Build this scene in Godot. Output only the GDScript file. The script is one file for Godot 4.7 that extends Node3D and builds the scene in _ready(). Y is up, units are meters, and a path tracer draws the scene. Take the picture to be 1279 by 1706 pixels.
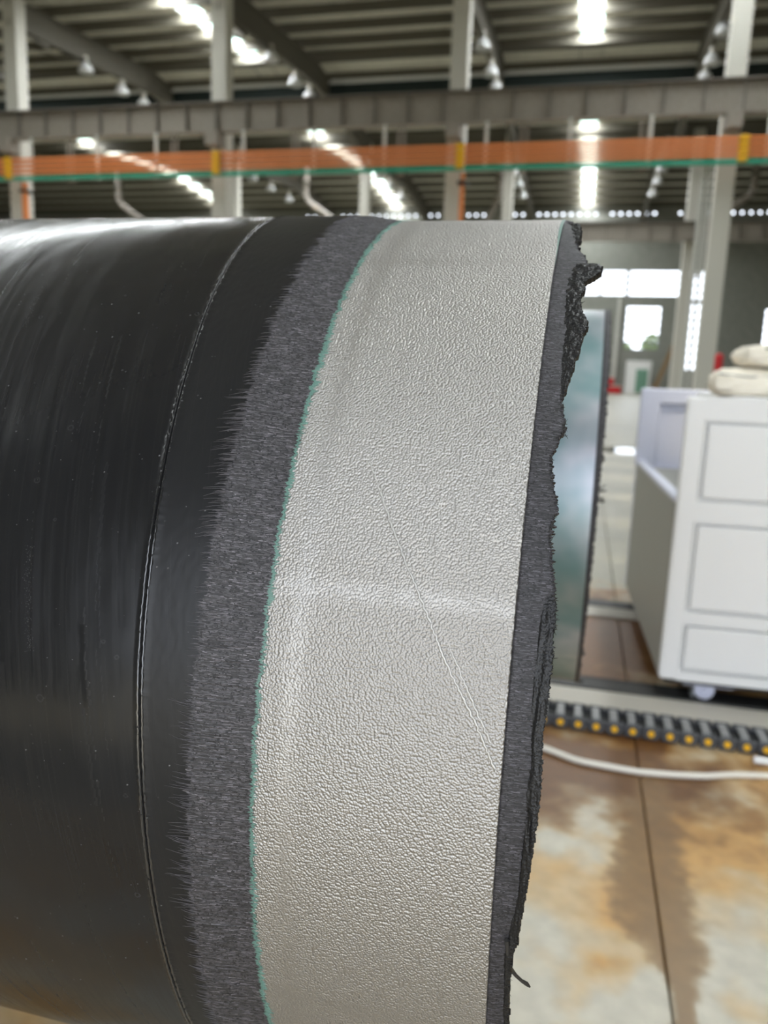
extends Node3D
# The cut-back end of a black coated steel pipe in a large crane hall. x runs along the pipes, y up, metres.

const RB := 0.457        # radius over the black coating
const RS := 0.4517       # radius of the blasted steel
const AXIS := 1.0        # height of the pipe axes
const PIPE2_Z := -1.122
const EAVE := 13.7
const RIDGE := 14.5
const COLS: Array[float] = [-20.4, -12.45, -4.45, 3.55]
const SKYX: Array[float] = [-29.9, -15.4, -0.75]
const BAYS := [[8.0, -25.0], [-25.0, -44.0], [-44.0, -63.0]]
const X0 := -56.0
const X1 := 16.0
const NTH := ["first", "second", "third", "fourth", "fifth", "sixth", "seventh", "eighth", "ninth", "tenth", "last"]

var rng := RandomNumberGenerator.new()
var M := {}
var taken := {}


func _ready() -> void:
	rng.seed = 11
	var cam := Camera3D.new()
	cam.name = "camera"
	add_child(cam)
	cam.transform = Transform3D(Basis.from_euler(Vector3(deg_to_rad(-10.3937), deg_to_rad(13.7123), deg_to_rad(2.1085))), Vector3(0.02906, 1.30013, 0.88475))
	var lens := CameraAttributesPhysical.new()
	lens.frustum_focal_length = 18.461
	lens.frustum_focus_distance = 0.5
	lens.exposure_aperture = 4.2
	lens.frustum_near = 0.05
	lens.frustum_far = 400.0
	cam.attributes = lens
	cam.current = true

	var sky := ProceduralSkyMaterial.new()
	sky.sky_top_color = Color(0.92, 0.95, 1.0)
	sky.sky_horizon_color = Color(0.93, 0.96, 1.0)
	sky.ground_bottom_color = Color(0.5, 0.49, 0.46)
	sky.ground_horizon_color = Color(0.7, 0.7, 0.68)
	sky.sky_energy_multiplier = 1.0
	sky.ground_energy_multiplier = 1.0
	var env := Environment.new()
	env.background_mode = Environment.BG_SKY
	env.sky = Sky.new()
	env.sky.sky_material = sky
	env.background_energy_multiplier = 3.7
	env.tonemap_mode = Environment.TONE_MAPPER_LINEAR
	env.tonemap_exposure = 1.48
	env.sdfgi_enabled = true
	env.ssao_enabled = true
	env.ssil_enabled = true
	var we := WorldEnvironment.new()
	we.name = "surroundings"
	we.environment = env
	add_child(we)

	# sun high in the south: it falls through the doorway behind the camera on the first metres of the floor
	var sun := DirectionalLight3D.new()
	sun.name = "sun"
	sun.light_energy = 3.3
	sun.light_color = Color(1.0, 0.95, 0.86)
	sun.light_angular_distance = 1.5
	sun.shadow_enabled = true
	sun.sky_mode = DirectionalLight3D.SKY_MODE_LIGHT_ONLY
	sun.rotation_degrees = Vector3(-52, 14, 0)
	add_child(sun)

	make_materials()
	hall()
	steelwork()
	pipes()
	machine()
	floor_things()
	far_things()


# ---------------------------------------------------------------- light through the roof
const SKYLIGHT_LIGHT := 11.5
const SKYLIGHT_GLOW := 2.2


# ---------------------------------------------------------------- helpers: names
func numbered(called: String) -> String:
	var n: int = taken.get(called, 0)
	taken[called] = n + 1
	return called if n == 0 else "%s_%03d" % [called, n]


func thing(called: String, label: String, category: String, group := "", at := Vector3.ZERO, yaw := 0.0) -> Node3D:
	var o := Node3D.new()
	o.name = numbered(called)
	add_child(o, true)
	o.position = at
	o.rotation.y = yaw
	tag(o, label, category, group)
	return o


func tag(o: Node3D, label: String, category: String, group := "") -> void:
	o.set_meta("label", label)
	o.set_meta("category", category)
	if group:
		o.set_meta("group", group)


func structure(called: String, label: String) -> Node3D:
	var o := Node3D.new()
	o.name = called
	add_child(o, true)
	o.set_meta("kind", "structure")
	o.set_meta("label", label)
	o.set_meta("category", called.get_slice("_", 0))
	return o


func part(called: String, mesh: Mesh, mat: Material, parent: Node3D, at := Vector3.ZERO) -> MeshInstance3D:
	var o := MeshInstance3D.new()
	o.name = called
	o.mesh = mesh
	o.material_override = mat
	o.position = at
	o.cast_shadow = GeometryInstance3D.SHADOW_CASTING_SETTING_ON
	parent.add_child(o, true)
	return o


# ---------------------------------------------------------------- helpers: shapes
func st_new() -> SurfaceTool:
	var st := SurfaceTool.new()
	st.begin(Mesh.PRIMITIVE_TRIANGLES)
	return st


func quad(st: SurfaceTool, a: Vector3, b: Vector3, c: Vector3, d: Vector3) -> void:
	# a b c d counter-clockwise as seen from the outside
	var n := (b - a).cross(c - a).normalized()
	if n == Vector3.ZERO:
		n = (c - a).cross(d - a).normalized()
	for v: Vector3 in [a, c, b, a, d, c]:
		st.set_normal(n)
		st.set_uv(Vector2(v.x, -v.z) if absf(n.y) > 0.6 else Vector2(v.x + v.z, v.y))
		st.add_vertex(v)


func box(st: SurfaceTool, lo: Vector3, hi: Vector3, t := Transform3D.IDENTITY) -> void:
	var p: Array[Vector3] = []
	for k in 8:
		p.append(t * Vector3(hi.x if k & 1 else lo.x, hi.y if k & 2 else lo.y, hi.z if k & 4 else lo.z))
	quad(st, p[4], p[5], p[7], p[6])
	quad(st, p[1], p[0], p[2], p[3])
	quad(st, p[5], p[1], p[3], p[7])
	quad(st, p[0], p[4], p[6], p[2])
	quad(st, p[6], p[7], p[3], p[2])
	quad(st, p[0], p[1], p[5], p[4])


func bevel_box(st: SurfaceTool, lo: Vector3, hi: Vector3, r: float, t := Transform3D.IDENTITY) -> void:
	# a box whose twelve edges are chamfered
	var c := (lo + hi) / 2.0
	var h := (hi - lo) / 2.0
	r = minf(r, minf(h.x, minf(h.y, h.z)) * 0.9)
	var V := func(s: Vector3, flat: int) -> Vector3:
		var q := h - Vector3(r, r, r)
		q[flat] = h[flat]
		return t * (c + q * s)
	for ax in 3:
		var u := (ax + 1) % 3
		var v := (ax + 2) % 3
		for sg: float in [-1.0, 1.0]:
			var q: Array[Vector3] = []
			for k: Vector2 in [Vector2(-1, -1), Vector2(1, -1), Vector2(1, 1), Vector2(-1, 1)]:
				var s := Vector3.ZERO
				s[ax] = sg
				s[u] = k.x
				s[v] = k.y
				q.append(V.call(s, ax))
			if sg > 0:
				quad(st, q[0], q[1], q[2], q[3])
			else:
				quad(st, q[3], q[2], q[1], q[0])
		# edges along ax
		for su: float in [-1.0, 1.0]:
			for sv: float in [-1.0, 1.0]:
				var e: Array[Vector3] = []
				for k in [[-1.0, u], [1.0, u], [1.0, v], [-1.0, v]]:
					var s := Vector3.ZERO
					s[ax] = k[0]
					s[u] = su
					s[v] = sv
					e.append(V.call(s, k[1]))
				if su * sv > 0:
					quad(st, e[3], e[2], e[1], e[0])
				else:
					quad(st, e[0], e[1], e[2], e[3])
	for k in 8:
		var s := Vector3(1 if k & 1 else -1, 1 if k & 2 else -1, 1 if k & 4 else -1)
		var a: Vector3 = V.call(s, 0)
		var b: Vector3 = V.call(s, 1)
		var d: Vector3 = V.call(s, 2)
		if s.x * s.y * s.z > 0:
			quad(st, a, b, d, d)
		else:
			quad(st, a, d, b, b)


func box_mesh(lo: Vector3, hi: Vector3, r := 0.0) -> ArrayMesh:
	var st := st_new()
	if r > 0:
		bevel_box(st, lo, hi, r)
	else:
		box(st, lo, hi)
	return st.commit()


func tube(st: SurfaceTool, pts: Array, radii: Array, segs := 8) -> void:
	var up := Vector3.UP
	var rings := []
	for i in pts.size():
		var p: Vector3 = pts[i]
		var q: Vector3 = pts[mini(i + 1, pts.size() - 1)]
		var o: Vector3 = pts[maxi(i - 1, 0)]
		var d := (q - o).normalized()
		if absf(d.dot(up)) > 0.97:
			up = Vector3.RIGHT if absf(d.x) < 0.9 else Vector3.BACK
		var s := d.cross(up).normalized()
		var w := s.cross(d).normalized()
		up = w
		var ring := []
		for k in segs:
			var a := TAU * k / segs
			ring.append([p + (s * cos(a) + w * sin(a)) * float(radii[mini(i, radii.size() - 1)]), s * cos(a) + w * sin(a)])
		rings.append(ring)
	for i in rings.size() - 1:
		for k in segs:
			var a = rings[i][k]
			var b = rings[i][(k + 1) % segs]
			var c = rings[i + 1][(k + 1) % segs]
			var d = rings[i + 1][k]
			for v in [a, b, c, a, c, d]:
				st.set_normal(v[1])
				st.set_uv(Vector2(float(k) / segs, float(i)))
				st.add_vertex(v[0])
	for e: int in [0, rings.size() - 1]:
		for k in segs:
			var tri := [pts[e], rings[e][k][0], rings[e][(k + 1) % segs][0]]
			if e > 0:
				tri.reverse()
			var n := ((tri[1] - tri[0]) as Vector3).cross(tri[2] - tri[0]).normalized() * (-1.0)
			for v: Vector3 in tri:
				st.set_normal(n)
				st.set_uv(Vector2.ZERO)
				st.add_vertex(v)


func cyl(st: SurfaceTool, a: Vector3, b: Vector3, ra: float, rb := -1.0, segs := 16) -> void:
	tube(st, [a, b], [ra, ra if rb < 0 else rb], segs)


func lathe(st: SurfaceTool, profile: Array, segs := 24, at := Vector3.ZERO) -> void:
	# profile: [radius, height] from the bottom up; turned about y
	for i in profile.size() - 1:
		var r0: float = profile[i][0]
		var r1: float = profile[i + 1][0]
		var y0: float = profile[i][1]
		var y1: float = profile[i + 1][1]
		var sl := Vector2(y1 - y0, r0 - r1).normalized()
		for k in segs:
			var a := TAU * k / segs
			var b := TAU * (k + 1) / segs
			var da := Vector3(sin(a), 0, cos(a))
			var db := Vector3(sin(b), 0, cos(b))
			var na := Vector3(da.x * sl.x, sl.y, da.z * sl.x)
			var nb := Vector3(db.x * sl.x, sl.y, db.z * sl.x)
			var q := [[da * r0 + Vector3.UP * y0, na], [db * r0 + Vector3.UP * y0, nb], [db * r1 + Vector3.UP * y1, nb], [da * r1 + Vector3.UP * y1, na]]
			for v: int in [0, 2, 1, 0, 3, 2]:
				st.set_normal(q[v][1])
				st.set_uv(Vector2(a, y0))
				st.add_vertex(at + q[v][0])


func loft(rows: Array, uvs: Array, flip := false) -> ArrayMesh:
	# rows of points; a smooth surface whose outside is (along a row) x (to the next row)
	var n: int = rows.size()
	var m: int = rows[0].size()
	var pos := PackedVector3Array()
	var uv := PackedVector2Array()
	for i in n:
		pos.append_array(rows[i])
		uv.append_array(uvs[i])
	var nor := PackedVector3Array()
	nor.resize(pos.size())
	var idx := PackedInt32Array()
	for i in n - 1:
		for j in m - 1:
			var a := i * m + j
			var b := a + 1
			var c := a + m
			var d := c + 1
			var f := (pos[d] - pos[a]).cross(pos[c] - pos[b])
			if flip:
				f = -f
				idx.append_array(PackedInt32Array([a, b, d, a, d, c]))
			else:
				idx.append_array(PackedInt32Array([a, d, b, a, c, d]))
			nor[a] += f
			nor[b] += f
			nor[c] += f
			nor[d] += f
	for i in nor.size():
		nor[i] = nor[i].normalized() if nor[i].length_squared() > 0 else Vector3.UP
	return arrays(pos, nor, uv, idx)


func arrays(pos: PackedVector3Array, nor: PackedVector3Array, uv: PackedVector2Array, idx: PackedInt32Array) -> ArrayMesh:
	var a := []
	a.resize(Mesh.ARRAY_MAX)
	a[Mesh.ARRAY_VERTEX] = pos
	a[Mesh.ARRAY_NORMAL] = nor
	a[Mesh.ARRAY_TEX_UV] = uv
	a[Mesh.ARRAY_INDEX] = idx
	var m := ArrayMesh.new()
	m.add_surface_from_arrays(Mesh.PRIMITIVE_TRIANGLES, a)
	return m


func look_up(table: Array, t: float) -> float:
	# table: [key, value] with falling keys
	if t >= table[0][0]:
		return table[0][1]
	for i in table.size() - 1:
		if t >= table[i + 1][0]:
			return lerpf(table[i + 1][1], table[i][1], (t - table[i + 1][0]) / maxf(1e-6, table[i][0] - table[i + 1][0]))
	return table[-1][1]


func fnl(freq: float, kind := FastNoiseLite.TYPE_SIMPLEX_SMOOTH, octaves := 3, s := 1) -> FastNoiseLite:
	var n := FastNoiseLite.new()
	n.noise_type = kind
	n.frequency = freq
	n.seed = s
	n.fractal_octaves = octaves
	if octaves <= 1:
		n.fractal_type = FastNoiseLite.FRACTAL_NONE
	return n


# ---------------------------------------------------------------- materials
func mat(c: Color, rough := 0.7, metal := 0.0) -> StandardMaterial3D:
	var m := StandardMaterial3D.new()
	m.albedo_color = c
	m.roughness = rough
	m.metallic = metal
	return m


func noise_tex(size: int, noise: FastNoiseLite, lo := Color.BLACK, hi := Color.WHITE) -> NoiseTexture2D:
	var t := NoiseTexture2D.new()
	t.width = size
	t.height = size
	t.seamless = true
	t.noise = noise
	t.normalize = true
	if lo != Color.BLACK or hi != Color.WHITE:
		var g := Gradient.new()
		g.set_color(0, lo)
		g.set_color(1, hi)
		t.color_ramp = g
	return t


func tex(im: Image) -> ImageTexture:
	return ImageTexture.create_from_image(im)


func mottled(lo: Color, hi: Color, freq: float, size_m: float, rough := 0.75) -> StandardMaterial3D:
	var m := mat(Color.WHITE, rough)
	m.albedo_texture = noise_tex(256, fnl(freq, FastNoiseLite.TYPE_SIMPLEX_SMOOTH, 4, 7), lo, hi)
	m.uv1_triplanar = true
	m.uv1_world_triplanar = true
	m.uv1_scale = Vector3.ONE / size_m
	return m


func brushed_image(seed_: int, base: Color, n: int) -> Image:
	# strokes of a wire wheel along x: 1024 px are 0.2 m
	var r := RandomNumberGenerator.new()
	r.seed = seed_
	var im := Image.create(1024, 1024, false, Image.FORMAT_RGB8)
	im.fill(base)
	for i in n:
		var v := clampf(r.randfn(0.25, 0.11), 0.05, 0.62)
		var w := r.randi_range(7, 30)
		var h := 1 if r.randf() < 0.8 else 2
		var c := Color(v, v * 0.965, v * 1.015)
		var x := r.randi_range(0, 1023)
		var y := r.randi_range(0, 1023)
		im.fill_rect(Rect2i(x, y, w, h), c)
		if x + w > 1024:
			im.fill_rect(Rect2i(0, y, x + w - 1024, h), c)
	for i in 4400:
		var x := r.randi_range(0, 1010)
		var y := r.randi_range(0, 1016)
		for k in r.randi_range(1, 4):
			im.fill_rect(Rect2i(x + r.randi_range(-3, 3), y + r.randi_range(-3, 3), r.randi_range(2, 7), r.randi_range(1, 4)), Color(0.05, 0.05, 0.055))
	return im


func coating_image() -> Image:
	# marks on the black plastic: dust specks, scuffs along the winding. 1024 px along x are 0.6 m, 2048 px round are 130 degrees.
	var r := RandomNumberGenerator.new()
	r.seed = 5
	var im := Image.create(1024, 2048, false, Image.FORMAT_RGB8)
	im.fill(Color(0.105, 0.105, 0.108))
	for i in 2600:
		var v := 0.105 + absf(r.randfn(0.0, 0.012))
		var x := r.randf() * 1024
		var y := r.randf() * 2048
		var l := r.randi_range(40, 260)
		for k in l:
			im.set_pixel(posmod(int(x + k * 0.14), 1024), posmod(int(y) + k, 2048), Color(v, v, v * 1.01))
	for i in 900:
		var x := r.randi_range(0, 1020)
		var y := r.randi_range(0, 2040)
		var v := r.randf_range(0.2, 0.62)
		im.set_pixel(x, y, Color(v, v, v))
		if r.randf() < 0.3:
			im.set_pixel(x + 1, y, Color(v, v, v) * 0.8)
			im.set_pixel(x, y + 1, Color(v, v, v) * 0.8)
	for i in 26:
		# dried drops
		var x := r.randi_range(560, 930)
		var y := r.randi_range(60, 1800)
		var q := r.randf_range(2.5, 6.0)
		for k in 60:
			var e := q * (0.8 + 0.25 * r.randf())
			im.set_pixel(x + int(cos(k) * e), y + int(sin(k) * e), Color(0.17, 0.17, 0.175))
	for i in 9:
		var x := r.randf_range(100, 900)
		var y := r.randf_range(200, 1500)
		for k in r.randi_range(60, 220):
			for q in 3:
				var v := r.randf_range(0.14, 0.32)
				if r.randf() < 0.4:
					im.set_pixel(clampi(int(x + k * 0.15 + r.randfn(0, 3.0)), 0, 1023), clampi(int(y) + k, 0, 2047), Color(v, v, v))
	return im


func rough_image() -> Image:
	# how the black plastic is polished: streaks along the winding
	var r := RandomNumberGenerator.new()
	r.seed = 8
	var im := Image.create(512, 1024, false, Image.FORMAT_L8)
	im.fill(Color(0.2, 0.2, 0.2))
	for i in 5200:
		var v := clampf(r.randfn(0.21, 0.035), 0.14, 0.34)
		var x := r.randf() * 512
		var y := r.randi_range(0, 1023)
		var l := r.randi_range(30, 240)
		var w := 1 + int(r.randf() * 2.4)
		for k in range(0, l, 6):
			im.fill_rect(Rect2i(posmod(int(x + k * 0.14), 512), posmod(y + k, 1024), w, 7), Color(v, v, v))
	return im


func stain_image() -> Image:
	# concrete by the pipes, 8 m square from x -4, z -6: pale grey, ochre and brown water stains, a dark stain along the joint
	var n1 := fnl(0.010, FastNoiseLite.TYPE_SIMPLEX_SMOOTH, 4, 21)
	var n2 := fnl(0.028, FastNoiseLite.TYPE_SIMPLEX_SMOOTH, 4, 22)
	var n3 := fnl(0.12, FastNoiseLite.TYPE_SIMPLEX_SMOOTH, 3, 23)
	var im := Image.create(1024, 1024, false, Image.FORMAT_RGB8)
	var pale := Color(0.765, 0.74, 0.675)
	var ochre := Color(0.77, 0.585, 0.33)
	var brown := Color(0.38, 0.24, 0.095)
	var wet := Color(0.50, 0.385, 0.245)
	for j in 1024:
		for i in 1024:
			var x := -4.0 + i / 128.0
			var z := -6.0 + j / 128.0
			var a := n1.get_noise_2d(i, j)
			var b := n2.get_noise_2d(i, j)
			var c := n3.get_noise_2d(i, j)
			# where water has stood: a patch by the chain, one by the joint, one between the rails
			var patch := smoothstep(0.0, 1.0, 1.40 - Vector2((x - 0.12) / 0.48, (z + 1.70) / 0.40).length() + b * 0.7)
			var patch2 := smoothstep(0.0, 1.0, 1.5 - Vector2((x - 0.2) / 0.6, (z + 3.1) / 0.85).length() + b * 0.6)
			var far := smoothstep(-0.75, -1.25, z + b * 0.5 + a * 0.3)
			var o := clampf(0.30 + a * 1.3 + b * 0.9 + far * 0.35 - smoothstep(-1.0, -0.6, z) * 0.1, 0.0, 1.0)
			var col := pale.lerp(ochre, o * 0.9)
			col = col.lerp(brown, clampf(patch * 0.95 + patch2 * 0.95, 0.0, 0.96))
			col = col.lerp(Color(0.57, 0.555, 0.49), smoothstep(-3.7, -4.3, z + b * 0.5))
			var w := 0.05 + 0.03 * sin(z * 5.0 + 0.5) + 0.05 * b + 0.03 * smoothstep(-0.75, -1.0, z)
			var wx := absf(x - 0.315 - 0.02 * sin(z * 7.0)) / maxf(w, 0.02)
			col = col.lerp(wet, (1.0 - smoothstep(0.6, 1.4, wx * 1.12 + c * 0.3)) * 0.85 * smoothstep(-1.85, -1.6, z))
			col *= 1.0 + c * 0.07
			im.set_pixel(i, j, col)
	return im


func make_materials() -> void:
	# black polyethylene
	var pe := mat(Color.WHITE, 1.0)
	pe.albedo_texture = tex(coating_image())
	pe.roughness_texture = tex(rough_image())
	pe.roughness_texture_channel = BaseMaterial3D.TEXTURE_CHANNEL_RED
	pe.metallic_specular = 0.36
	pe.heightmap_enabled = true
	pe.heightmap_texture = noise_tex(512, fnl(0.012, FastNoiseLite.TYPE_SIMPLEX_SMOOTH, 3, 3))
	pe.heightmap_scale = 0.06
	M.pe = pe
	var lap: StandardMaterial3D = pe.duplicate()
	lap.heightmap_texture = noise_tex(512, fnl(0.16, FastNoiseLite.TYPE_SIMPLEX_SMOOTH, 2, 4))
	lap.heightmap_scale = 0.012
	lap.roughness_texture = null
	lap.roughness = 0.36
	M.lap = lap
	M.bead = mat(Color(0.12, 0.12, 0.125), 0.12)
	M.bead.metallic_specular = 0.9
	# brushed black plastic
	var br := mat(Color.WHITE, 0.62)
	br.albedo_texture = tex(brushed_image(1, Color(0.14, 0.136, 0.14), 52000))
	br.heightmap_enabled = true
	br.heightmap_texture = br.albedo_texture
	br.heightmap_scale = 0.016
	M.brushed = br
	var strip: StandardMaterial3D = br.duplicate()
	strip.albedo_color = Color(0.84, 0.84, 0.86)  # same plastic as the bevel; its dimmer lighting is put into the tint
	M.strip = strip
	M.torn = mat(Color(0.09, 0.09, 0.094), 0.36)
	M.torn.metallic_specular = 0.4
	(M.torn as StandardMaterial3D).heightmap_enabled = true
	(M.torn as StandardMaterial3D).heightmap_texture = noise_tex(256, fnl(0.05, FastNoiseLite.TYPE_SIMPLEX_SMOOTH, 4, 9))
	(M.torn as StandardMaterial3D).heightmap_scale = 0.04
	M.whisker = mat(Color(0.34, 0.33, 0.345), 0.6)
	M.fibre = mat(Color(0.16, 0.155, 0.15), 0.55)
	# blasted steel
	var grain := fnl(0.19, FastNoiseLite.TYPE_CELLULAR, 1, 12)
	grain.cellular_return_type = FastNoiseLite.RETURN_DISTANCE
	var steel := mat(Color(0.635, 0.625, 0.61), 0.50, 0.95)
	steel.heightmap_enabled = true
	steel.heightmap_texture = noise_tex(1024, grain)
	steel.heightmap_scale = 0.08
	steel.heightmap_flip_texture = true
	M.steel = steel
	M.steel_line = mat(Color(0.69, 0.68, 0.665), 0.5, 0.95)
	M.bore = mat(Color(0.36, 0.33, 0.31), 0.6, 0.6)
	M.epoxy = mottled(Color(0.24, 0.38, 0.34), Color(0.45, 0.57, 0.53), 0.14, 0.03, 0.5)
	# second pipe: steel still under thin teal epoxy, worn to bare metal in patches
	var teal := mat(Color.WHITE, 0.38, 0.75)
	teal.albedo_texture = noise_tex(512, fnl(0.006, FastNoiseLite.TYPE_SIMPLEX_SMOOTH, 3, 31), Color(0.42, 0.53, 0.54), Color(0.69, 0.68, 0.71))
	M.teal = teal
	# hall
	M.stain = mat(Color.WHITE, 0.42)
	(M.stain as StandardMaterial3D).albedo_texture = tex(stain_image())
	M.concrete = mottled(Color(0.52, 0.51, 0.45), Color(0.60, 0.58, 0.52), 0.02, 5.0, 0.38)
	M.joint = mat(Color(0.55, 0.48, 0.38), 0.9)
	M.wall = mottled(Color(0.50, 0.51, 0.48), Color(0.56, 0.56, 0.53), 0.03, 4.0, 0.8)
	M.roof = mottled(Color(0.80, 0.79, 0.74), Color(0.85, 0.84, 0.79), 0.03, 3.0, 0.7)
	M.purlin = mat(Color(0.36, 0.345, 0.30), 0.6)
	M.rafter = mat(Color(0.38, 0.365, 0.325), 0.65)
	M.column = mat(Color(0.80, 0.79, 0.75), 0.6)
	M.girder = mottled(Color(0.52, 0.49, 0.45), Color(0.60, 0.57, 0.53), 0.04, 1.5, 0.6)
	M.stiff = mat(Color(0.42, 0.40, 0.37), 0.65)
	M.orange = mat(Color(0.90, 0.54, 0.30), 0.4)
	M.teal_bar = mat(Color(0.16, 0.62, 0.50), 0.5)
	M.yellow = mat(Color(0.92, 0.70, 0.06), 0.5)
	M.rod = mat(Color(0.78, 0.78, 0.75), 0.5)
	M.dark_teal = mat(Color(0.09, 0.15, 0.15), 0.7)
	M.lamp = mat(Color(0.86, 0.87, 0.87), 0.35)
	M.dark = mat(Color(0.13, 0.13, 0.13), 0.6)
	M.white = mat(Color(0.895, 0.895, 0.89), 0.45)
	M.lavender = mat(Color(0.80, 0.81, 0.87), 0.45)
	M.olive = mat(Color(0.57, 0.57, 0.54), 0.45)
	M.grey = mat(Color(0.45, 0.46, 0.47), 0.5)
	M.rail = mat(Color(0.70, 0.68, 0.64), 0.6)
	M.iron = mat(Color(0.22, 0.22, 0.22), 0.5, 0.4)
	M.chain = mottled(Color(0.24, 0.245, 0.26), Color(0.32, 0.325, 0.335), 0.1, 0.1, 0.5)
	M.chain_bar = mat(Color(0.50, 0.50, 0.50), 0.45)
	M.hose = mat(Color(0.88, 0.86, 0.81), 0.4)
	M.sack = mottled(Color(0.91, 0.87, 0.79), Color(0.97, 0.945, 0.89), 0.05, 0.2, 0.85)
	M.red = mat(Color(0.76, 0.10, 0.13), 0.45)
	M.cabinet_green = mat(Color(0.42, 0.58, 0.50), 0.5)
	M.ochre = mat(Color(0.50, 0.40, 0.27), 0.6)
	M.leaf = mottled(Color(0.45, 0.56, 0.17), Color(0.62, 0.70, 0.28), 0.1, 0.5, 0.7)
	M.pave = mottled(Color(0.66, 0.65, 0.61), Color(0.72, 0.71, 0.67), 0.05, 2.0, 0.8)
	M.frame = mat(Color(0.42, 0.44, 0.43), 0.5)
	var pane := mat(Color(0.78, 0.96, 0.93), 0.6)
	pane.emission_enabled = true
	pane.emission = Color(0.86, 1.0, 0.97)
	pane.emission_energy_multiplier = SKYLIGHT_GLOW
	M.skylight = pane
	var glass := mat(Color(0.9, 0.95, 0.95, 0.08), 0.05)
	glass.transparency = BaseMaterial3D.TRANSPARENCY_ALPHA
	M.glass = glass
	var water := mat(Color(0.16, 0.15, 0.13), 0.03)
	M.water = water


# ---------------------------------------------------------------- the hall
func wall_z(o: Node3D, z0: float, z1: float, x0: float, x1: float, y0: float, y1: float, holes: Array, m: Material) -> void:
	# a wall across z with rectangular openings [x0, x1, y0, y1]
	var xs := [x0, x1]
	var ys := [y0, y1]
	for h in holes:
		xs.append_array([h[0], h[1]])
		ys.append_array([h[2], h[3]])
	xs.sort()
	ys.sort()
	var st := st_new()
	for i in xs.size() - 1:
		for j in ys.size() - 1:
			if xs[i + 1] - xs[i] < 1e-4 or ys[j + 1] - ys[j] < 1e-4:
				continue
			var cx: float = (xs[i] + xs[i + 1]) / 2.0
			var cy: float = (ys[j] + ys[j + 1]) / 2.0
			var open := false
			for h in holes:
				if cx > h[0] and cx < h[1] and cy > h[2] and cy < h[3]:
					open = true
			if not open:
				box(st, Vector3(xs[i], ys[j], z0), Vector3(xs[i + 1], ys[j + 1], z1))
	part("cladding", st.commit(), m, o)


const NORTH_WINDOWS := [[-0.6, 0.62, 7.25, 9.15], [0.72, 2.55, 7.25, 9.15], [2.7, 6.5, 7.25, 9.15], [6.65, 8.3, 7.0, 9.15], [2.7, 5.25, 3.3, 6.55], [6.8, 8.0, 1.9, 6.8], [12.4, 14.6, 3.9, 6.5]]


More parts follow.
